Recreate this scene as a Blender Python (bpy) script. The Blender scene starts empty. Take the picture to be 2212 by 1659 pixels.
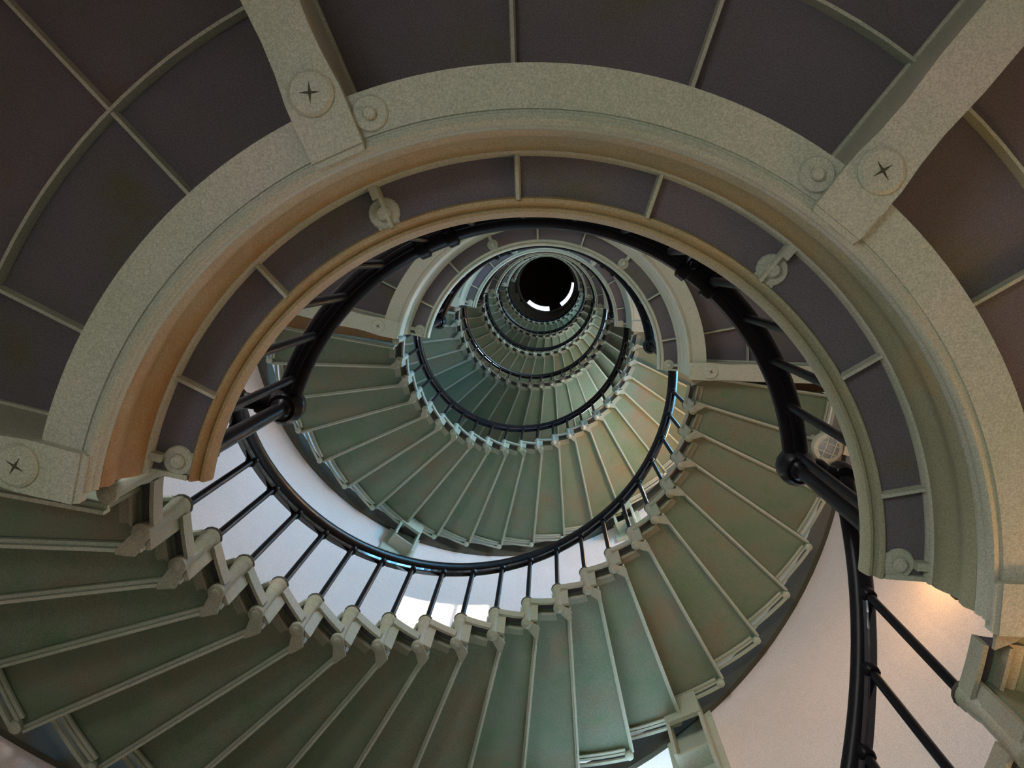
import bpy, math, random
from mathutils import Matrix, Vector
random.seed(4)
sc = bpy.context.scene
COL = sc.collection
R2 = math.radians

# ------------------------------------------------------------------ camera
F_PX, TILT, PAN = 2110.0, 0.1255, 0.0365
CAM = Vector((0.0395, -0.6923, 0.0))
cam_d = bpy.data.cameras.new('camera')
cam_d.sensor_fit = 'HORIZONTAL'; cam_d.sensor_width = 36.0
cam_d.lens = F_PX / 2212.0 * 36.0
cam_d.clip_start = 0.02; cam_d.clip_end = 200
cam = bpy.data.objects.new('camera', cam_d); COL.objects.link(cam)
Mw = Matrix.Rotation(TILT, 3, 'X') @ Matrix.Rotation(PAN, 3, 'Y')      # world -> image axes (right, down, forward)
rt, dn, fw = Vector(Mw[0]), Vector(Mw[1]), Vector(Mw[2])
m = Matrix((rt, -dn, -fw)).transposed().to_4x4(); m.translation = CAM
cam.matrix_world = m
sc.camera = cam

# ------------------------------------------------------------------ light and exposure
sc.view_settings.view_transform = 'Standard'
sc.view_settings.look = 'None'
sc.view_settings.gamma = 1.0
sc.view_settings.use_curve_mapping = False
sc.view_settings.exposure = 0.0
sc.cycles.max_bounces = 6; sc.cycles.glossy_bounces = 2; sc.cycles.adaptive_threshold = 0.02

w = bpy.data.worlds.new('sky'); sc.world = w; w.use_nodes = True
bgn = w.node_tree.nodes['Background']
bgn.inputs['Color'].default_value = (0.62, 0.78, 1.0, 1); bgn.inputs['Strength'].default_value = 3.0

SUN_FROM = Vector((2.059, 0.07, 0)) - Vector((-0.735, 1.914, 0))       # from the sunlit patch back to the landing window
SUN_EL = 34.5
sd = bpy.data.lights.new('sun', 'SUN'); sd.energy = 15.0; sd.angle = R2(0.6); sd.color = (1.0, 0.87, 0.68)
so = bpy.data.objects.new('sun', sd); COL.objects.link(so)
sv = SUN_FROM.normalized() * math.cos(R2(SUN_EL)) + Vector((0, 0, math.sin(R2(SUN_EL))))
so.rotation_euler = sv.to_track_quat('Z', 'Y').to_euler(); so.location = (14, -9, 20)

# ------------------------------------------------------------------ dimensions (1 = baluster radius of the stair, about a metre)
H = 4.4244                 # storey
NST = 22
RISE = H / NST
DTH = -8.652               # a step, degrees (the stair climbs anticlockwise seen from below)
TH0, Z0 = 179.6, 2.724     # baluster foot of step 0 of the first visible flight
TT = -0.02                 # tread top below baluster foot
RW = 2.06                  # inner face of the tower wall
RIN, ROUT = 1.03, 1.93     # tread ends
LA, LB = -168.2, 3.5       # landing ends
ZL = 2.265                 # underside of landing plates, first landing
NLEV = 6
def thk(k): return TH0 + DTH * k
def zk(k): return Z0 + RISE * k
def P(r, th, z=0.0): return (r * math.cos(R2(th)), r * math.sin(R2(th)), z)

# window light: daylight area lamps standing in the window reveals
def window_light(th, z0, z1, power, color, width=0.62, r=RW + 0.30, down=0.0):
    d = bpy.data.lights.new('window_daylight', 'AREA'); d.shape = 'RECTANGLE'
    d.size = width; d.size_y = z1 - z0; d.energy = power; d.color = color
    o = bpy.data.objects.new('window_daylight', d); COL.objects.link(o)
    o.location = P(r, th, (z0 + z1) / 2)
    dirv = Vector((-math.cos(R2(th)), -math.sin(R2(th)), -math.tan(R2(down))))     # skylight comes in slanting down
    o.rotation_euler = (-dirv).to_track_quat('Z', 'Y').to_euler()
W1_TH, W1_Z0, W1_Z1 = 77.0, 3.35, 5.2            # window behind the flight
W2_TH, W2_Z0, W2_Z1 = -2.5, 7.5, 9.9          # window above every second landing
W3_TH, W3_Z0, W3_Z1 = -112.0, 2.75, 4.5          # assumed window above the first landing, added for light at mid height
WINS = []                                        # (angle, sill, head, width, power, colour)
SKYC = (0.16, 0.58, 1.0)
WINS.append((W1_TH, W1_Z0, W1_Z1, 0.66, 9, (0.5, 0.8, 1.0)))
WINS.append((W2_TH, W2_Z0, W2_Z1, 0.98, 185, SKYC))
WINS.append((W3_TH, W3_Z0, W3_Z1, 0.66, 50, (0.92, 0.95, 0.93)))
for j, (p1, p2) in enumerate(((48, 140), (40, 130))):
    dz = 2 * H * (j + 1)
    WINS.append((58.0, W1_Z0 + dz, W1_Z1 + dz, 0.66, p1, (0.9, 0.96, 1.0)))
    WINS.append((W2_TH, W2_Z0 + dz, W2_Z1 + dz, 0.98, p2, (0.42, 0.74, 1.0)))
for t_, a_, b_, wd_, p_, c_ in WINS: window_light(t_, a_ + .05, b_ - .05, p_, c_, wd_ - .06, down=32.0 if t_ == W2_TH else 0.0)
DOOR = (-128.0, -2.1, -0.05, 0.95)  # unseen doorway assumed at the foot, for light from below
window_light(DOOR[0], DOOR[1] + .1, DOOR[2] - .05, 50, (0.92, 0.97, 0.95), 0.9)

# ------------------------------------------------------------------ materials
def nodes_of(name):
    mt = bpy.data.materials.new(name); mt.use_nodes = True
    nt = mt.node_tree; return mt, nt, nt.nodes['Principled BSDF']
def paint(name, stops, rough=0.5, scale=3.0, bump=0.15, bscale=60.0, metallic=0.0, detail=6.0, fleck=0.0, fleck_col=(0.3, 0.2, 0.1), spec=0.4, speck=0.22, xgrad=None):
    mt, nt, b = nodes_of(name)
    N, L = nt.nodes, nt.links
    g = N.new('ShaderNodeNewGeometry')
    t = N.new('ShaderNodeTexNoise'); t.inputs['Scale'].default_value = scale; t.inputs['Detail'].default_value = detail
    t.inputs['Roughness'].default_value = 0.65
    L.new(g.outputs['Position'], t.inputs['Vector'])
    r = N.new('ShaderNodeValToRGB'); fac = t.outputs['Fac']
    if xgrad:                                   # warm light put into the colour, stronger on one side of the tower
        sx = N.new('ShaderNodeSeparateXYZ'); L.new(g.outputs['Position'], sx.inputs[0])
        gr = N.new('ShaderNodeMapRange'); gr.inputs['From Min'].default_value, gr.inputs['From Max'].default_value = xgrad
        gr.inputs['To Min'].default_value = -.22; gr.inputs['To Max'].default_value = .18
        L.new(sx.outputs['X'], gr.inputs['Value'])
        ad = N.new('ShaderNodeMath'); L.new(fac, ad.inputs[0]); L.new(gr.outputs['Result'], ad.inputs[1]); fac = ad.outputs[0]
    L.new(fac, r.inputs['Fac'])
    e = r.color_ramp.elements
    for i, (p, c) in enumerate(stops):
        el = e[i] if i < 2 else e.new(p)
        el.position = p; el.color = (*c, 1)
    out = r.outputs['Color']
    if fleck > 0:
        t3 = N.new('ShaderNodeTexNoise'); t3.inputs['Scale'].default_value = scale * 2.3; t3.inputs['Detail'].default_value = 8
        L.new(g.outputs['Position'], t3.inputs['Vector'])
        r3 = N.new('ShaderNodeValToRGB'); L.new(t3.outputs['Fac'], r3.inputs['Fac'])
        r3.color_ramp.elements[0].position = 1 - fleck - .06; r3.color_ramp.elements[0].color = (0, 0, 0, 1)
        r3.color_ramp.elements[1].position = 1 - fleck + .06; r3.color_ramp.elements[1].color = (1, 1, 1, 1)
        mx = N.new('ShaderNodeMix'); mx.data_type = 'RGBA'
        L.new(r3.outputs['Color'], mx.inputs['Factor']); L.new(out, mx.inputs['A']); mx.inputs['B'].default_value = (*fleck_col, 1)
        out = mx.outputs['Result']
    t4 = N.new('ShaderNodeTexNoise'); t4.inputs['Scale'].default_value = 260; t4.inputs['Detail'].default_value = 2
    L.new(g.outputs['Position'], t4.inputs['Vector'])
    mr = N.new('ShaderNodeMapRange'); mr.inputs['From Min'].default_value = .3; mr.inputs['From Max'].default_value = .7
    mr.inputs['To Min'].default_value = 1 - speck; mr.inputs['To Max'].default_value = 1 + speck
    L.new(t4.outputs['Fac'], mr.inputs['Value'])
    vm = N.new('ShaderNodeVectorMath'); vm.operation = 'SCALE'
    L.new(out, vm.inputs[0]); L.new(mr.outputs['Result'], vm.inputs['Scale']); out = vm.outputs['Vector']
    L.new(out, b.inputs['Base Color'])
    b.inputs['Roughness'].default_value = rough; b.inputs['Metallic'].default_value = metallic
    b.inputs['Specular IOR Level'].default_value = spec
    if bump:
        t2 = N.new('ShaderNodeTexNoise'); t2.inputs['Scale'].default_value = bscale; t2.inputs['Detail'].default_value = 3
        L.new(g.outputs['Position'], t2.inputs['Vector'])
        bp = N.new('ShaderNodeBump'); bp.inputs['Strength'].default_value = bump; bp.inputs['Distance'].default_value = 0.01
        L.new(t2.outputs['Fac'], bp.inputs['Height']); L.new(bp.outputs['Normal'], b.inputs['Normal'])
    return mt
M = {}
M['light'] = paint('pale_green_grey_paint', [(0.3, (0.37, 0.44, 0.32)), (0.7, (0.49, 0.48, 0.40)), (0.5, (0.43, 0.47, 0.37))], 0.5, 2.5, 0.12)
M['ochre'] = paint('yellowed_paint', [(0.32, (0.30, 0.32, 0.21)), (0.72, (0.36, 0.21, 0.08)), (0.5, (0.40, 0.33, 0.17))], 0.5, 2.2, 0.12, xgrad=(0.9, -0.9))  # warm light on the near landing's cove and lip, painted into the colour
M['mid'] = paint('olive_casting_paint', [(0.3, (0.27, 0.31, 0.20)), (0.7, (0.34, 0.30, 0.22)), (0.5, (0.31, 0.32, 0.24))], 0.5, 3.5, 0.12)
M['rust'] = paint('rust_brown_paint', [(0.3, (0.20, 0.13, 0.06)), (0.7, (0.30, 0.15, 0.06))], 0.6, 4, 0.12)
M['panel'] = paint('dark_plate_paint', [(0.3, (0.115, 0.112, 0.06)), (0.72, (0.17, 0.10, 0.06)), (0.43, (0.125, 0.12, 0.125)), (0.60, (0.135, 0.125, 0.145))], 0.75, 2.6, 0.15)
M['tread'] = paint('olive_grey_tread_paint', [(0.30, (0.14, 0.22, 0.125)), (0.74, (0.24, 0.19, 0.12)), (0.5, (0.19, 0.235, 0.16))], 0.6, 3.4, 0.15, fleck=0.32, fleck_col=(0.14, 0.23, 0.12))
M['black'] = paint('black_enamel', [(0.3, (0.006, 0.006, 0.008)), (0.7, (0.011, 0.009, 0.009))], 0.30, 4, 0.04, 40, spec=0.06)
M['gloss'] = paint('polished_black_enamel', [(0.3, (0.006, 0.006, 0.010)), (0.7, (0.010, 0.009, 0.012))], 0.10, 4, 0.0, 40, spec=0.7)
M['stringer'] = paint('dark_olive_stringer_paint', [(0.3, (0.05, 0.05, 0.03)), (0.7, (0.07, 0.065, 0.045))], 0.7, 4, 0.1)
M['wall'] = paint('whitewashed_plaster', [(0.3, (0.69, 0.62, 0.57)), (0.7, (0.77, 0.68, 0.64))], 0.85, 1.3, 0.35, 18)
M['reveal'] = paint('white_reveal_plaster', [(0.3, (0.78, 0.78, 0.76)), (0.7, (0.84, 0.83, 0.8))], 0.8, 1.5, 0.2, 20)
M['floor'] = paint('worn_concrete', [(0.3, (0.36, 0.34, 0.30)), (0.7, (0.46, 0.44, 0.40))], 0.8, 2.0, 0.3, 30)
M['wood'] = paint('dark_brown_boards', [(0.3, (0.035, 0.022, 0.010)), (0.7, (0.075, 0.042, 0.016))], 0.7, 3, 0.2)
M['timber'] = paint('blackened_timber', [(0.3, (0.05, 0.038, 0.02)), (0.7, (0.09, 0.055, 0.028))], 0.8, 3, 0.2)
M['lampmetal'] = paint('cream_lamp_metal', [(0.3, (0.5, 0.5, 0.38)), (0.7, (0.58, 0.55, 0.45))], 0.45, 6, 0.05)
M['box'] = paint('cream_box_paint', [(0.3, (0.62, 0.56, 0.38)), (0.7, (0.68, 0.6, 0.42))], 0.5, 6, 0.05)
M['lens'] = paint('grey_frosted_glass', [(0.3, (0.26, 0.30, 0.30)), (0.7, (0.32, 0.35, 0.34))], 0.25, 6, 0.0)
def glass():
    mt, nt, b = nodes_of('window_glass'); N, L = nt.nodes, nt.links
    tr = N.new('ShaderNodeBsdfTransparent'); gl = N.new('ShaderNodeBsdfGlossy'); gl.inputs['Roughness'].default_value = 0.03
    mx = N.new('ShaderNodeMixShader'); mx.inputs[0].default_value = 0.05
    L.new(tr.outputs[0], mx.inputs[1]); L.new(gl.outputs[0], mx.inputs[2])
    L.new(mx.outputs[0], N['Material Output'].inputs['Surface']); N.remove(b); return mt
M['glass'] = glass()
def emit(name, c, s):
    mt, nt, b = nodes_of(name); b.inputs['Base Color'].default_value = (*c, 1)
    b.inputs['Emission Color'].default_value = (*c, 1); b.inputs['Emission Strength'].default_value = s; return mt
M['lit'] = emit('warm_lit_globe', (1.0, 0.55, 0.2), 12.0)  # glow of the added and assumed lamps

# ------------------------------------------------------------------ mesh helpers
class MB:
    def __init__(s): s.v = []; s.f = []
    def add(s, vs, fs):
        o = len(s.v); s.v += [tuple(v) for v in vs]; s.f += [tuple(i + o for i in f) for f in fs]; return s
    def sweep(s, prof, th0, th1, n, z0=0.0, z1=0.0, caps=True):
        """closed (r,z) profile swept about the axis, with an optional climb"""
        full = abs(abs(th1 - th0) - 360) < 1e-6
        m_ = len(prof); vs = []; fs = []
        cnt = n if full else n + 1
        for i in range(cnt):
            t = th0 + (th1 - th0) * i / n; dz = z0 + (z1 - z0) * i / n
            for r, z in prof: vs.append(P(r, t, z + dz))
        for i in range(n):
            a = i * m_; b = ((i + 1) % cnt) * m_
            for j in range(m_):
                k = (j + 1) % m_; fs.append((a + j, a + k, b + k, b + j))
        if caps and not full:
            fs.append(tuple(range(m_))); fs.append(tuple(reversed(range(n * m_, (n + 1) * m_))))
        return s.add(vs, fs)
    def prism(s, poly, z0, z1):
        n = len(poly); vs = [(x, y, z0) for x, y in poly] + [(x, y, z1) for x, y in poly]
        fs = [tuple(reversed(range(n))), tuple(range(n, 2 * n))] + [(i, (i + 1) % n, n + (i + 1) % n, n + i) for i in range(n)]
        return s.add(vs, fs)
    def hull8(s, c):      # 8 corners: bottom 4 then top 4
        return s.add(c, [(3, 2, 1, 0), (4, 5, 6, 7), (0, 1, 5, 4), (1, 2, 6, 5), (2, 3, 7, 6), (3, 0, 4, 7)])
    def box(s, x0, x1, y0, y1, z0, z1):
        return s.hull8([(x0, y0, z0), (x1, y0, z0), (x1, y1, z0), (x0, y1, z0), (x0, y0, z1), (x1, y0, z1), (x1, y1, z1), (x0, y1, z1)])
    def tube(s, pts, rad, n=10, caps=True):
        pts = [Vector(p) for p in pts]; rads = rad if isinstance(rad, (list, tuple)) else [rad] * len(pts)
        vs = []; fs = []; up = None
        for i, p in enumerate(pts):
            t = (pts[min(i + 1, len(pts) - 1)] - pts[max(i - 1, 0)]).normalized()
            if up is None:
                up = Vector((0, 0, 1)) if abs(t.z) < .9 else Vector((1, 0, 0))
            u = (up - t * up.dot(t)).normalized(); v = t.cross(u); up = u
            for j in range(n):
                a = 2 * math.pi * j / n; vs.append(p + (u * math.cos(a) + v * math.sin(a)) * rads[i])
        for i in range(len(pts) - 1):
            for j in range(n):
                k = (j + 1) % n; fs.append((i * n + j, i * n + k, (i + 1) * n + k, (i + 1) * n + j))
        if caps: fs.append(tuple(reversed(range(n)))); fs.append(tuple(range((len(pts) - 1) * n, len(pts) * n)))
        return s.add(vs, fs)
    def lathe(s, prof, c=(0, 0, 0), n=14, axis=None):
        """(radius, height) profile turned about a vertical line through c, or about axis"""
        q = Vector((0, 0, 1)).rotation_difference(Vector(axis).normalized()) if axis is not None else None
        vs = []; fs = []; m_ = len(prof); c = Vector(c)
        for r, z in prof:
            for j in range(n):
                a = 2 * math.pi * j / n; p = Vector((r * math.cos(a), r * math.sin(a), z))
                vs.append(c + (q @ p if q else p))
        for i in range(m_ - 1):
            for j in range(n):
                k = (j + 1) % n; fs.append((i * n + j, i * n + k, (i + 1) * n + k, (i + 1) * n + j))
        fs.append(tuple(reversed(range(n)))); fs.append(tuple(range((m_ - 1) * n, m_ * n)))
        return s.add(vs, fs)
    def mesh(s, name, mat, smooth=0):
        me = bpy.data.meshes.new(name); me.from_pydata(s.v, [], s.f)
        me.materials.append(M[mat]); me.validate()
        import bmesh
        bm = bmesh.new(); bm.from_mesh(me); bmesh.ops.recalc_face_normals(bm, faces=bm.faces)
        if smooth:
            for f in bm.faces: f.smooth = True
            for e in bm.edges:
                if len(e.link_faces) == 2 and e.calc_face_angle(0) > R2(smooth): e.smooth = False
        bm.to_mesh(me); bm.free(); return me
def obj(name, me, parent=None, rz=0.0, z=0.0, loc=None):
    o = bpy.data.objects.new(name, me); COL.objects.link(o); o.parent = parent
    o.location = loc if loc is not None else (0, 0, z); o.rotation_euler.z = R2(rz); return o
def thing(name, label, cat, group=None, z=0.0, loc=None):
    o = bpy.data.objects.new(name, None); COL.objects.link(o); o.empty_display_size = .2
    o.location = loc if loc is not None else (0, 0, z)
    o['label'] = label; o['category'] = cat
    if group: o['group'] = group
    return o
def struct(o, label=None, cat=None):
    o['kind'] = 'structure'
    if label: o['label'] = label; o['category'] = cat
    return o
def part(parent, name, mb, mat, smooth=0): return obj(name, mb.mesh(name, mat, smooth), parent)
def copy_tree(o, parent=None):
    c = o.copy(); COL.objects.link(c); c.parent = parent
    for ch in list(o.children): copy_tree(ch, c)
    return c

# ------------------------------------------------------------------ tower wall with its window openings
ZB, ZT = -2.1, 29.7
def halfang(wd): return math.degrees(math.asin(wd / 2 / RW))
OPEN = [(t, a, b, halfang(wd)) for t, a, b, wd, _p, _c in WINS] + [(DOOR[0], DOOR[1], DOOR[2], halfang(DOOR[3]))]
ths = sorted({round(x, 4) for x in [-180 + i * 4 for i in range(90)] + [t - h for t, a, b, h in OPEN] + [t + h for t, a, b, h in OPEN]})
zs = sorted({round(x, 4) for x in [ZB, ZT] + [a for t, a, b, h in OPEN] + [b for t, a, b, h in OPEN]})
wm = MB()
nt_ = len(ths)
wm.v = [P(RW, t, z) for z in zs for t in ths]
for i in range(len(zs) - 1):
    zc = (zs[i] + zs[i + 1]) / 2
    for j in range(nt_):
        t1 = ths[(j + 1) % nt_] + (360 if j == nt_ - 1 else 0); tc = (ths[j] + t1) / 2
        if any(abs(tc - t) < h and a < zc < b for t, a, b, h in OPEN): continue
        k = (j + 1) % nt_
        wm.f.append((i * nt_ + j, i * nt_ + k, (i + 1) * nt_ + k, (i + 1) * nt_ + j))
for t, a, b, h in OPEN:                                      # reveals, a little splayed
    wd = RW * math.sin(R2(h)); ro = RW + 0.45; e = Vector(P(1, t)); s_ = Vector((-e.y, e.x, 0))
    def q(r, sgn, z, spl=0.0): 
        if r == RW: return tuple(Vector(P(RW, t + sgn * h, z)))
        return tuple(e * r + s_ * (sgn * (wd - spl)) + Vector((0, 0, z)))
    i0 = [q(RW, -1, a), q(RW, 1, a), q(RW, 1, b), q(RW, -1, b)]
    o0 = [q(ro, -1, a, .04), q(ro, 1, a, .04), q(ro, 1, b, .04), q(ro, -1, b, .04)]
    wm.add(i0 + o0, [(0, 1, 5, 4), (1, 2, 6, 5), (2, 3, 7, 6), (3, 0, 4, 7)])
wall = obj('wall_round', wm.mesh('wall_round', 'wall'))
for p in wall.data.polygons: p.use_smooth = False
struct(wall, 'whitewashed round tower wall with deep window reveals', 'wall')
for i, (t, a, b, wd, _p, _c) in enumerate(WINS):
    win = bpy.data.objects.new('window_%d' % (i + 1), None); COL.objects.link(win); struct(win)
    win.location = P(RW + .38, t, a); win.rotation_euler.z = R2(t)
    h = wd / 2 - .03; hh = b - a; fr = .045
    def wpart(nm, mb, mt, par=win): return obj(nm, mb.mesh(nm, mt), par)
    f = MB().box(0, .05, -h, -h + fr, 0, hh).box(0, .05, h - fr, h, 0, hh).box(0, .05, -h + fr, h - fr, 0, fr).box(0, .05, -h + fr, h - fr, hh - fr, hh)
    wpart('frame', f, 'light')
    wpart('glazing_bar', MB().box(.005, .045, -.012, .012, fr, hh - fr), 'light')
    wpart('meeting_rail', MB().box(.002, .048, -h + fr, h - fr, hh / 2 - .02, hh / 2 + .02), 'light')
    for sx in (-1, 1):
        for za, zb in ((fr, hh / 2 - .02), (hh / 2 + .02, hh - fr)):
            y0, y1 = (-h + fr, -.012) if sx < 0 else (.012, h - fr)
            wpart('pane', MB().box(.022, .028, y0, y1, za, zb), 'glass')
fl = obj('floor', MB().sweep([(0.001, ZB - .1), (RW + .5, ZB - .1), (RW + .5, ZB), (0.001, ZB)], 0, 360, 64).mesh('floor', 'floor'))
struct(fl, 'worn concrete floor at the foot of the tower', 'floor')

# ------------------------------------------------------------------ stair flights: one step of each kind, then copies
def seg(r0, a0, r1, a1, z, wdt, side0=0.0):
    p, q = Vector(P(r0, a0)), Vector(P(r1, a1)); d = (q - p).normalized(); n = Vector((-d.y, d.x, 0))
    return p, q, n
OFI, OFO = -2.8, -0.6            # riser set back behind the nosing, inner and outer end (degrees)
def build_step_meshes():
    S = {}
    arc = 4
    front = [(RIN, 1.2), (ROUT, 0.7)]
    back = [(RIN, DTH + OFI + .35), (ROUT, DTH + OFO + .2)]
    inner = [(RIN, back[0][1] + (front[0][1] - back[0][1]) * i / arc) for i in range(arc + 1)]
    outer = [(ROUT, front[1][1] + (back[1][1] - front[1][1]) * i / arc) for i in range(arc + 1)]
    S['tread'] = MB().prism([P(r, t)[:2] for r, t in inner + outer], -.022, 0).mesh('tread', 'tread')
    # nosing: a rounded front lip
    p0, p1 = Vector(P(RIN, 1.2, -.011)), Vector(P(ROUT, .7, -.011))
    S['nosing'] = MB().tube([p0, p1], .0125, 8).mesh('nosing', 'light', 40)
    # inner edge: channel with two beads and a soffit flange
    S['inner_edge'] = (MB().sweep([(.984, -.060), (.995, -.060), (.997, .002), (.984, .002)], -.9, DTH + .7, 4)
                       .sweep([(1.040, -.060), (1.049, -.060), (1.049, -.032), (1.088, -.030), (1.088, -.022), (1.040, -.022)], -.9, DTH + .7, 4)).mesh('inner_edge', 'mid')
    S['inner_web'] = MB().sweep([(.995, -.018), (1.04, -.018), (1.04, -.002), (.995, -.002)], -.9, DTH + .7, 4).mesh('inner_web', 'panel')
    S['outer_edge'] = (MB().sweep([(1.925, -.05), (1.938, -.05), (1.938, .01), (1.925, .01)], .4, DTH + .4, 4)
                       .sweep([(1.950, -.062), (1.966, -.062), (1.966, -.045), (1.950, -.045)], .4, DTH + .4, 4)
                       .sweep([(1.908, -.046), (1.922, -.046), (1.922, -.034), (1.908, -.034)], .4, DTH + .4, 4)).mesh('outer_edge', 'light')
    # riser: from the tread below up to this tread (local z 0 = this tread top)
    p, q, n = seg(RIN - .005, OFI, ROUT, OFO, 0, 0); up = n  # n points to larger angle = descending side
    def slab(a, b, z0, z1):
        A, B = p + n * a, q + n * a; C, D = q + n * b, p + n * b
        return [(v.x, v.y, z) for z in (z0, z1) for v in (A, B, C, D)]
    S['riser'] = MB().hull8(slab(0, .012, -RISE - .03, -.022)).mesh('riser', 'tread')
    S['riser_bar'] = MB().hull8(slab(-.010, .0, -RISE - .058, -RISE - .022)).hull8(slab(.0, .010, -RISE - .040, -RISE - .03)).mesh('riser_bar', 'light')
    # socket: the cast post that carries the baluster, from the boss below to its dark cap
    zb = -RISE - .085
    c = P(1.012, 0, 0)
    S['socket'] = MB().lathe([(.014, zb), (.025, zb + .006), (.025, zb + .03), (.022, zb + .045), (.021, -.095), (.024, -.085), (.027, -.06), (.027, -.03), (.031, -.024), (.031, -.012), (.028, -.008), (.030, .006)], c, 14).mesh('socket', 'mid', 35)
    S['cap'] = MB().lathe([(.031, .003), (.034, .009), (.031, .018), (.023, .027), (.013, .032)], c, 14).mesh('socket_cap', 'stringer', 50)
    S['boss'] = MB().lathe([(.010, -.007), (.014, -.004), (.014, .002)], (c[0], c[1], zb), 12).mesh('bolt_boss', 'mid', 40)
    co = P(1.948, 0)
    S['outer_socket'] = MB().lathe([(.014, zb + .02), (.023, zb + .026), (.024, zb + .05), (.018, zb + .06), (.018, -.03), (.022, -.01), (.022, .012)], co, 12).mesh('outer_socket', 'light', 35)
    # gusset web between boss and riser bar
    pts = [P(1.0, .9)[:2], P(1.0, -1.2)[:2], P(1.035, -3.6)[:2], P(1.085, OFI - .35)[:2], P(1.085, OFI + .3)[:2], P(1.04, -.4)[:2]]
    S['end_plate'] = MB().sweep([(.996, -RISE - .058), (1.008, -RISE - .058), (1.008, -.02), (.996, -.02)], .5, OFI - .2, 3).mesh('end_plate', 'mid')
    S['web'] = MB().prism(pts, -RISE - .075, -RISE - .062).mesh('web', 'mid')
    return S
STEP = build_step_meshes()
KS = list(range(-1, 20))
def bracket_mesh():
    # iron wall bracket: two cheeks, a soffit and an end flange (local: x outward from the axis, z 0 = tread top)
    b = MB()
    b.box(1.915, 2.05, -.100, -.082, -.78, -.06).box(1.915, 2.05, .082, .100, -.62, -.06)
    b.box(1.905, 1.93, -.100, .100, -.30, -.06).box(1.93, 2.05, -.082, .082, -.62, -.60)
    b.box(2.035, 2.058, -.14, .14, -.80, -.05)
    return b.mesh('wall_bracket', 'light')
BRK = bracket_mesh()
ORD = ['lowest', 'second', 'third', 'fourth', 'fifth', 'sixth', 'seventh']
FL_LABEL = ['pale steps of the lowest flight, cut off at the lower right corner',
            'big olive grey stair flight sweeping across the bottom of the view',
            'stair flight with teal treads on its left and yellow lit treads on its right',
            'dark brown shaded stair flight inside the yellow lit one',
            'blue grey stair flight fourth up the shaft with pinkish steps at its left',
            'narrow dark brown flight just under the topmost blue flight',
            'topmost small blue grey flight ringing the dark round opening']
RL_LABEL = ['thick black stair railing curving down at the lower right',
            'black stair railing with thin balusters against the bright window wall',
            'black stair railing in front of the dark brown flight',
            'black stair railing edged with white glints around the fourth flight',
            'black stair railing thin ring below the narrow dark brown flight',
            'thin black stair railing with white glints below the topmost flight',
            'topmost stair railing around the dark round opening']
def make_flight(i):
    dz = (i - 1) * H
    t = thing('stair_flight', FL_LABEL[i], 'stair flight', 'stair flights up the shaft', z=zk(-1) - RISE + TT + dz)
    b0 = t.location.z
    for k in KS:
        z = zk(k) + TT + dz - b0; a = thk(k)
        tr = obj('tread', STEP['tread'], t, a, z)
        obj('nosing', STEP['nosing'], tr); obj('inner_edge', STEP['inner_edge'], tr); obj('inner_web', STEP['inner_web'], tr); obj('outer_edge', STEP['outer_edge'], tr)
    for k in KS + [20]:
        if k == 20 and i == 6: continue
        z = zk(k) + TT + dz - b0; a = thk(k)
        ri = obj('riser', STEP['riser'], t, a, z); obj('riser_bar', STEP['riser_bar'], ri); 
        if k > -1: obj('web', STEP['web'], ri)
        if -1 < k < 20: obj('end_plate', STEP['end_plate'], ri)
        if k < 20:
            so_ = obj('socket', STEP['socket'], t, a, z); obj('socket_cap', STEP['cap'], so_); obj('bolt_boss', STEP['boss'], so_)
            obj('outer_socket', STEP['outer_socket'], t, a, z)
    # dark wall stringer following the climb
    ws = MB().sweep([(2.03, -.20), (RW - .001, -.20), (RW - .001, .06), (2.03, .06)], thk(-1.2), thk(20.2), 60, zk(-1.2) + TT + dz - b0, zk(20.2) + TT + dz - b0)
    part(t, 'wall_stringer', ws, 'stringer')
    for a in (66.0, 125.5):
        k = (a - TH0) / DTH
        obj('wall_bracket', BRK, t, a, zk(math.floor(k)) + TT + dz - b0)
    return t
BAL = MB().lathe([(.0125, .0), (.0125, .665)], (1.0, 0, 0), 10).mesh('baluster', 'black', 40)
LUG = MB().lathe([(.016, .604), (.021, .610), (.021, .648), (.016, .664)], (1.0, 0, 0), 10).mesh('baluster_collar', 'black', 40)
def make_flight_rail(i):
    dz = (i - 1) * H
    b0 = zk(-1) + dz
    t = thing('stair_railing', RL_LABEL[i], 'railing', 'stair railings', z=b0)
    for k in KS:
        bo = obj('baluster', BAL, t, thk(k), zk(k) + dz - b0)
        obj('baluster_collar', LUG, bo)
    ka, kb = -1.75, 20.75
    if i == 6: kb = 19.3
    n = 72
    hp = [P(1.0, thk(ka + (kb - ka) * j / n), zk(ka + (kb - ka) * j / n) + dz - b0 + .690) for j in range(n + 1)]
    part(t, 'handrail', MB().tube(hp, .036, 12), 'black', 40)
    part(t, 'under_rail', MB().sweep([(.9835, .646), (.9838, .640), (.9880, .618), (.9920, .611), (1.010, .610), (1.012, .646)], thk(-1), thk(19), 90, 0.0, zk(19) - zk(-1)), 'gloss')
    for kk in (ka, kb):
        c = P(1.0, thk(kk), zk(kk) + dz - b0 + .69)
        part(t, 'end_fitting', MB().lathe([(.012, -.048), (.034, -.042), (.044, -.02), (.044, .02), (.034, .042), (.012, .048)], c, 14), 'black', 40)
    return t

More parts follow.
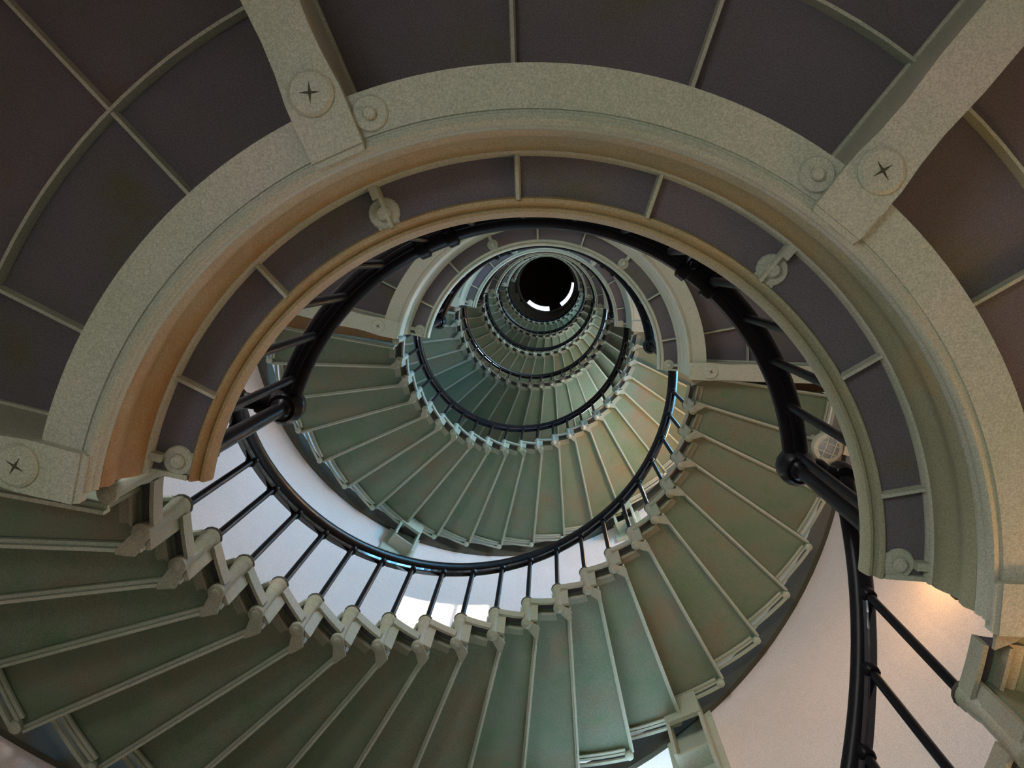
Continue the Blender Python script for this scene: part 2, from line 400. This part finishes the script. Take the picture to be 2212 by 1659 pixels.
# ------------------------------------------------------------------ landings
RIBS = [-153.2 + 20.4 * i for i in range(8)]
BEAMS = [(-166.3, 0), (-113.0, 1), (-51.3, -1), (1.6, 0)]
ZBM = ZL - .275              # underside of radial beams
LAND_LABEL = ['large near landing arching over the top of the view with yellowed edge',
              'pale landing ring with grey plates, second up the shaft',
              'shaded dark brown landing, third up the shaft',
              'pale thin landing ring around the dark opening, fourth up the shaft',
              'dark thin landing ring, fifth up the shaft',
              'topmost small landing ring with a pinkish left end at the dark opening']
LRL_LABEL = ['thick black landing railing with corner fittings inside the large near landing',
             'black landing railing seen inside the pale second landing',
             'black landing railing of the shaded third landing',
             'black landing railing of the pale fourth landing ring',
             'black landing railing of the dark fifth landing ring',
             'black landing railing of the topmost landing ring']
def landing_meshes(edge):
    L = []
    bounds = [LA] + RIBS + [LB]
    for bi, (ra, rb) in enumerate(((.838, .985), (1.000, 1.394), (1.410, 2.052))):
        for j in range(len(bounds) - 1):
            a, b = bounds[j], bounds[j + 1]; n = max(3, int((b - a) / 3.5))
            L.append(('panel', MB().sweep([(ra, ZL), (rb, ZL), (rb, ZL + .03), (ra, ZL + .03)], a, b, n).mesh('panel', 'panel'), None))
    for a in RIBS:
        e = Vector(P(1, a)); s_ = Vector((-e.y, e.x, 0))
        for ra, rb, hw, zz in ((.83, .955, .0055, ZL - .026), (1.0, 2.05, .0058, ZL - .030)):
            c = [tuple(e * r + s_ * sg + Vector((0, 0, z))) for z, tp in ((zz, .7), (ZL + .004, 1.4)) for r, sg in ((ra, -hw * tp), (rb, -hw * tp), (rb, hw * tp), (ra, hw * tp))]
            L.append(('radial_rib', MB().hull8(c).mesh('radial_rib', 'light'), None))
    L.append(('ring_rib', MB().sweep([(1.398, ZL - .036), (1.406, ZL - .036), (1.410, ZL + .004), (1.394, ZL + .004)], LA, LB, 60).mesh('ring_rib', 'light'), None))
    zf = ZL - .248        # bottom of the ring girder
    L.append(('girder_flange', MB().sweep([(.985, zf), (.989, zf), (.991, zf + .005), (.995, zf + .005), (.997, zf), (1.086, zf), (1.086, zf + .022), (1.012, zf + .03), (1.012, ZL), (.985, ZL)], LA, LB, 84).mesh('girder_flange', 'light', 30), None))
    L.append(('girder_bead', MB().sweep([(.985, zf - .004), (.975, zf - .009), (.966, zf - .004), (.963, zf + .008), (.968, zf + .018), (.962, zf + .026), (.960, zf + .040), (.966, zf + .05), (.985, zf + .05)], LA, LB, 84).mesh('girder_bead', edge if edge == 'light' else 'light', 50), None))
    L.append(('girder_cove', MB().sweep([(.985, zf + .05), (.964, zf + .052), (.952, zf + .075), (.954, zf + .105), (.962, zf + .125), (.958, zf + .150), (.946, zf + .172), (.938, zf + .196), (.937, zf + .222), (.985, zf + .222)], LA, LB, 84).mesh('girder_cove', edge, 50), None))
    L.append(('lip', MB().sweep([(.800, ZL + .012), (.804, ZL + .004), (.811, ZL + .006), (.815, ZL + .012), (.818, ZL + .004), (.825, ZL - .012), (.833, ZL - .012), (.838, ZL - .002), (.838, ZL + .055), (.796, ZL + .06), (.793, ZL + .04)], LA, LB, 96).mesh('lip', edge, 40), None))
    L.append(('girder_cornice', MB().sweep([(.985, zf + .218), (.938, zf + .214), (.932, zf + .219), (.930, zf + .226), (.934, zf + .231), (.928, zf + .238), (.928, zf + .248), (.985, zf + .248)], LA, LB, 84).mesh('girder_cornice', 'light', 50), None))
    return L
def beam_meshes():
    b = {}
    # I-section seen from below: web, bottom flange with a waisted plan, scrolled inner end
    hw = .0565
    plan = [(.985, -hw), (1.02, -hw), (1.06, -hw - .002), (1.11, -hw - .002), (1.17, -hw + .004), (1.24, -hw + .006), (1.35, -hw), (2.056, -hw),
            (2.056, hw), (1.35, hw), (1.24, hw - .006), (1.17, hw - .004), (1.11, hw + .002), (1.06, hw + .002), (1.02, hw), (.985, hw)]
    b['beam_flange'] = MB().prism(plan, ZBM, ZBM + .03).prism([(.972, -hw + .004), (.985, -hw), (.985, hw), (.972, hw - .004)], ZBM + .006, ZBM + .04)
    b['beam_web'] = MB().box(1.09, 2.056, -.049, .049, ZBM + .03, ZL - .004).box(1.09, 2.056, -.056, .056, ZL - .02, ZL - .004)
    h = MB().lathe([(.040, -.012), (.047, -.006), (.047, .0)], (1.112, 0, ZBM), 24)
    b['screw_head'] = h
    b['screw_slot'] = MB().prism([(1.112 + r * math.cos(R2(a)), r * math.sin(R2(a))) for a, r in ((20, .022), (65, .004), (110, .022), (155, .004), (200, .022), (245, .004), (290, .022), (335, .004))], ZBM - .0132, ZBM - .011)
    for sx, y in (('p', .090), ('m', -.090)):
        b['bolt_lug' + sx] = MB().lathe([(.034, -.007), (.037, -.003), (.037, .0)], (1.035, y, ZL - .248), 18)
        b['bolt' + sx] = MB().lathe([(.010, -.020), (.014, -.016), (.014, -.006)], (1.035, y, ZL - .248), 10)
    return {k: v.mesh(k, 'stringer' if k == 'screw_slot' else 'light', 35 if k.startswith(('screw_head', 'bolt')) else 0) for k, v in b.items()}
BEAM = beam_meshes()
EARS = MB().lathe([(.034, -.008), (.037, -.004), (.037, .030)], (.868, 0, ZL), 18).box(.830, .862, -.026, .026, ZL - .006, ZL + .028).mesh('bolt_ear', 'light', 35)
EARB = MB().lathe([(.013, -.024), (.018, -.018), (.018, -.006)], (.868, 0, ZL), 12).mesh('bolt', 'light', 35)
EARR = MB().box(.902, .958, -.0095, .0095, ZL - .030, ZL).mesh('ear_rib', 'light')
def make_landing(i):
    t = thing('landing', LAND_LABEL[i], 'landing', 'half round landings up the shaft', z=ZL - .28 + i * H)
    off = -(ZL - .28)
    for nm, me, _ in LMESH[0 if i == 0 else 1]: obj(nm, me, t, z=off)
    for a, sd_ in BEAMS:
        bf = obj('radial_beam', BEAM['beam_flange'], t, a, off)
        obj('beam_web', BEAM['beam_web'], bf); sh = obj('screw_head', BEAM['screw_head'], bf); obj('screw_slot', BEAM['screw_slot'], bf)
        if sd_:
            sx = 'p' if sd_ > 0 else 'm'
            lg = obj('bolt_lug', BEAM['bolt_lug' + sx], bf); obj('bolt', BEAM['bolt' + sx], bf)
    for a in (-165.4, -112.8, -50.7, 1.0):
        e = obj('bolt_ear', EARS, t, a, off); obj('bolt', EARB, e); obj('ear_rib', EARR, e)
    for a0_, a1_ in ((LA, -172.3), (LB, 5.9)):
        obj('closing_plate', CLOSE[a0_], t, z=off)
    for a, s_ in ((LA, 1), (LB, -1)):        # pale edge strips closing the plate ends
        e = Vector(P(1, a)); n = Vector((-e.y, e.x, 0)) * s_
        c = [tuple(e * r + n * g + Vector((0, 0, z))) for z in (ZL - .012, ZL + .03) for r, g in ((.838, .0), (.985, .0), (.985, .012), (.838, .012))]
        obj('end_strip', MB().hull8(c).mesh('end_strip', 'light'), t, z=off)
    return t
CLOSE = {a0_: MB().sweep([(1.012, ZL + .001), (1.95, ZL + .001), (1.95, ZL + .031), (1.012, ZL + .031)], a0_, a1_, 3).mesh('closing_plate', 'rust') for a0_, a1_ in ((LA, -172.3), (LB, 5.9))}
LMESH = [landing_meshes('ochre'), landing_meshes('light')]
LRR, LRZ = .832, ZL + .815
LBASE = ZL + .058
def make_landing_rail(i):
    t = thing('landing_railing', LRL_LABEL[i], 'railing', 'landing railings', z=LBASE + i * H)
    o = -LBASE
    angs = [-6.1 - 10.8 * j for j in range(15)]
    for a in angs: obj('baluster', LBAL, t, a)
    a0, a1 = -165.0, -2.0; n = 64
    part(t, 'handrail', MB().tube([P(LRR, a0 + (a1 - a0) * j / n, LRZ + o) for j in range(n + 1)], .041, 12), 'black', 40)
    part(t, 'under_rail', MB().tube([P(LRR, a0 + (a1 - a0) * j / n, LRZ + o - .036) for j in range(n + 1)], .013, 8), 'black', 40)
    for a in (-164.0, -3.0):
        c = P(LRR, a)
        nw = part(t, 'newel_post', MB().lathe([(.034, 0.), (.034, .02), (.024, .03), (.022, LRZ + o - .09), (.032, LRZ + o - .08), (.036, LRZ + o - .03)], c, 14), 'black', 40)
        part(t, 'newel_fitting', MB().lathe([(.018, -.070), (.044, -.062), (.060, -.024), (.060, .026), (.042, .058), (.018, .064)], (c[0], c[1], LRZ + o), 16), 'black', 40)
        # short level pipe across to the stair railing
        zz = (zk(-1.75) if a < -90 else zk(20.75) - H) + .69 - LBASE
        q = P(1.0, thk(-1.75) if a < -90 else thk(20.75), zz)
        part(t, 'link_pipe', MB().tube([(c[0], c[1], LRZ + o), q], .026, 12), 'black', 40)
        rad = Vector(q).normalized()
        part(t, 'link_collar', MB().lathe([(.034, -.02), (.038, -.01), (.038, .01), (.034, .02)], tuple(Vector((c[0], c[1], LRZ + o)).lerp(Vector(q), .45)), 14, axis=Vector(q) - Vector((c[0], c[1], LRZ + o))), 'black', 40)
    for a in (-112.3, -51.6):
        c = P(LRR, a, LRZ + o)
        tg = (-math.sin(R2(a)), math.cos(R2(a)), 0)
        fx = part(t, 'pipe_coupling', MB().lathe([(.044, -.070), (.056, -.062), (.056, -.034), (.047, -.028), (.047, .028), (.056, .034), (.056, .062), (.044, .070)], c, 14, axis=tg), 'black', 40)
        for sg in (-.043, .043):
            cc = (c[0] + tg[0] * sg, c[1] + tg[1] * sg, c[2] - .058)
            part(fx, 'coupling_bolt', MB().lathe([(.010, -.014), (.014, -.010), (.014, .012)], cc, 6), 'black')
    return t
LBAL = MB().lathe([(.026, .0), (.026, .012), (.013, .018), (.0125, LRZ - LBASE - .02)], (LRR, 0, 0), 10).mesh('baluster', 'black', 40)

for i in range(NLEV): make_landing(i)
for i in range(7): make_flight(i)
for i in range(NLEV): make_landing_rail(i)
for i in range(7): make_flight_rail(i)

# ------------------------------------------------------------------ lamps
def bulkhead(level, label, power=0):
    c = Vector(P(1.865, 14.7, 6.11 + (level - 1) * H))
    t = thing('bulkhead_lamp', label, 'lamp', loc=tuple(c))
    part(t, 'lamp_body', MB().lathe([(.072, -.02), (.090, -.012), (.094, .0), (.094, .05), (.075, .07), (.04, .075)], (0, 0, 0), 28), 'lampmetal', 35)
    part(t, 'lens', MB().lathe([(.02, -.040), (.045, -.034), (.062, -.024), (.072, -.012)], (0, 0, 0), 24), 'lit' if power else 'lens', 60)
    for a in (20, 110):
        e = Vector((math.cos(R2(a)), math.sin(R2(a)), 0)); s_ = Vector((-e.y, e.x, 0))
        for off in (-.028, .028):
            hl = math.sqrt(.085 ** 2 - off ** 2)
            part(t, 'guard_bar', MB().tube([tuple(e * off + s_ * x + Vector((0, 0, z))) for x, z in ((-hl, -.012), (-hl * .7, -.040), (0, -.050), (hl * .7, -.040), (hl, -.012))], .0035, 6), 'lampmetal', 60)
    part(t, 'hanger', MB().lathe([(.02, .075), (.02, .36)], (0, 0, 0), 10), 'lampmetal', 40)
    e = Vector(P(1, 15.6)); s_ = Vector((-e.y, e.x, 0)); cc = e * .125 - s_ * .03
    bx = MB().hull8([tuple(cc + e * x + s_ * y + Vector((0, 0, z))) for z in (-.01, .05) for x, y in ((-.025, -.045), (.025, -.045), (.025, .045), (-.025, .045))])
    part(t, 'terminal_box', bx, 'box')
    if power:
        d = bpy.data.lights.new('bulkhead_bulb', 'POINT'); d.energy = power; d.color = (1.0, 0.5, 0.18); d.shadow_soft_size = .06
        o = bpy.data.objects.new('bulkhead_bulb', d); COL.objects.link(o); o.parent = t; o.location = tuple(-e * .16 + Vector((0, 0, -.06)))
    return t
bulkhead(1, 'round caged bulkhead lamp with grey lens under the stair at right')
bulkhead(0, 'warm lit bulkhead lamp under the lowest flight past the right edge', 18)  # unseen lamp, assumed from the warm light at the lower right
def added_sconce(th, z, power, label):  # unseen wall lamp, added for warm light on treads and wall
    c = Vector(P(RW - .012, th, z))
    t = thing('wall_sconce', label, 'lamp', 'warm wall lamps', loc=tuple(c))
    e = -Vector(P(1, th))
    part(t, 'backplate', MB().lathe([(.07, 0), (.07, .012), (.05, .02), (.02, .025)], (0, 0, 0), 20, axis=e), 'lampmetal', 35)
    part(t, 'arm', MB().tube([tuple(e * .02), tuple(e * .09), tuple(e * .11 + Vector((0, 0, .03)))], .012, 8), 'lampmetal', 40)
    g = e * .11 + Vector((0, 0, .09))
    part(t, 'globe', MB().lathe([(.02, -.06), (.048, -.045), (.062, -.01), (.058, .03), (.035, .058), (.01, .066)], tuple(g), 18), 'lit', 60)
    part(t, 'globe_cup', MB().lathe([(.02, -.075), (.03, -.066), (.032, -.05)], tuple(g), 14), 'lampmetal', 40)
    d = bpy.data.lights.new('sconce_bulb', 'POINT'); d.energy = power; d.color = (1.0, 0.50, 0.15); d.shadow_soft_size = .07
    o = bpy.data.objects.new('sconce_bulb', d); COL.objects.link(o); o.parent = t; o.location = tuple(g + e * .09)
    return t
added_sconce(17.0, 4.42, 9, 'warm wall lamp hidden behind the right end of the near landing')
added_sconce(30.0, 8.6, 64, 'warm wall lamp lighting the yellow treads from below')  # added to turn these treads yellow; no lamp is seen here
added_sconce(34.0, 8.6 + 2 * H, 22, 'warm wall lamp high up the shaft at right')

# ------------------------------------------------------------------ the top of the shaft: boarded ceiling, round hatch, dark drum below the lantern
HR = .845
ce = bpy.data.objects.new('ceiling', None); COL.objects.link(ce); ce.location = (0, 0, ZT)
struct(ce, 'dark brown boarded ceiling with a round hatch at the top of the shaft', 'ceiling')
NB = 26
bw = 2 * RW / NB
for i in range(NB):                                  # boards cut round the hatch
    x0 = -RW + i * bw; x1 = x0 + bw - .008; xm = max(abs(x0), abs(x1))
    yo = math.sqrt(max(0, RW ** 2 - min(xm, RW - .02) ** 2))
    segs_ = []
    xi = min(abs(x0), abs(x1)) if x0 * x1 > 0 else 0
    if xi < HR:
        yi = math.sqrt(max(0, HR ** 2 - xi ** 2))
        if yo > yi: segs_ = [(-yo, -yi), (yi, yo)]
    else: segs_ = [(-yo, yo)]
    for y0, y1 in segs_:
        if y1 - y0 > .02: obj('board', MB().box(x0, x1, y0, y1, .0, .04).mesh('board', 'wood'), ce)
obj('hatch_ring', MB().sweep([(HR - .012, -.05), (HR + .03, -.05), (HR + .03, 0), (HR + .03, .35), (HR - .012, .35)], 0, 360, 72).mesh('hatch_ring', 'wood', 40), ce)
obj('deck', MB().sweep([(HR, .04), (RW + 1, .04), (RW + 1, .1), (HR, .1)], 0, 360, 64).mesh('deck', 'wood'), ce)
dr = thing('lens_pedestal', 'dark round pedestal drum in the hatch at the very top', 'pedestal', loc=(0, 0, ZT + 3.2))
DRR = .84
part(dr, 'drum', MB().lathe([(.2, 0), (DRR - .03, .0), (DRR, .03), (DRR, .4), (.3, .5)], (0, 0, 0), 64), 'timber', 40)
part(dr, 'crossbeam', MB().box(-DRR + .05, DRR - .05, -.05, .03, -.09, .0), 'timber')
part(dr, 'crossbeam', MB().box(-.04, .04, -DRR + .05, -.05, -.08, .0), 'timber')
for a0, a1 in ((58, 84), (133, 200), (200, 270), (270, 330), (330, 362)):
    part(dr, 'bearer', MB().sweep([(DRR - .02, -.02), (1.10, -.02), (1.10, .12), (DRR - .02, .12)], a0, a1, 10), 'timber')

lw = obj('wall_lantern', MB().sweep([(1.72, ZT + .1), (1.76, ZT + .1), (1.76, ZT + 3.3), (1.72, ZT + 3.3)], 0, 360, 48).mesh('wall_lantern', 'timber'))
struct(lw, 'dark lantern room wall above the hatch', 'wall')
part(dr, 'bearer_ring', MB().sweep([(1.10, -.02), (1.75, -.02), (1.75, .12), (1.10, .12)], 0, 360, 48), 'timber')
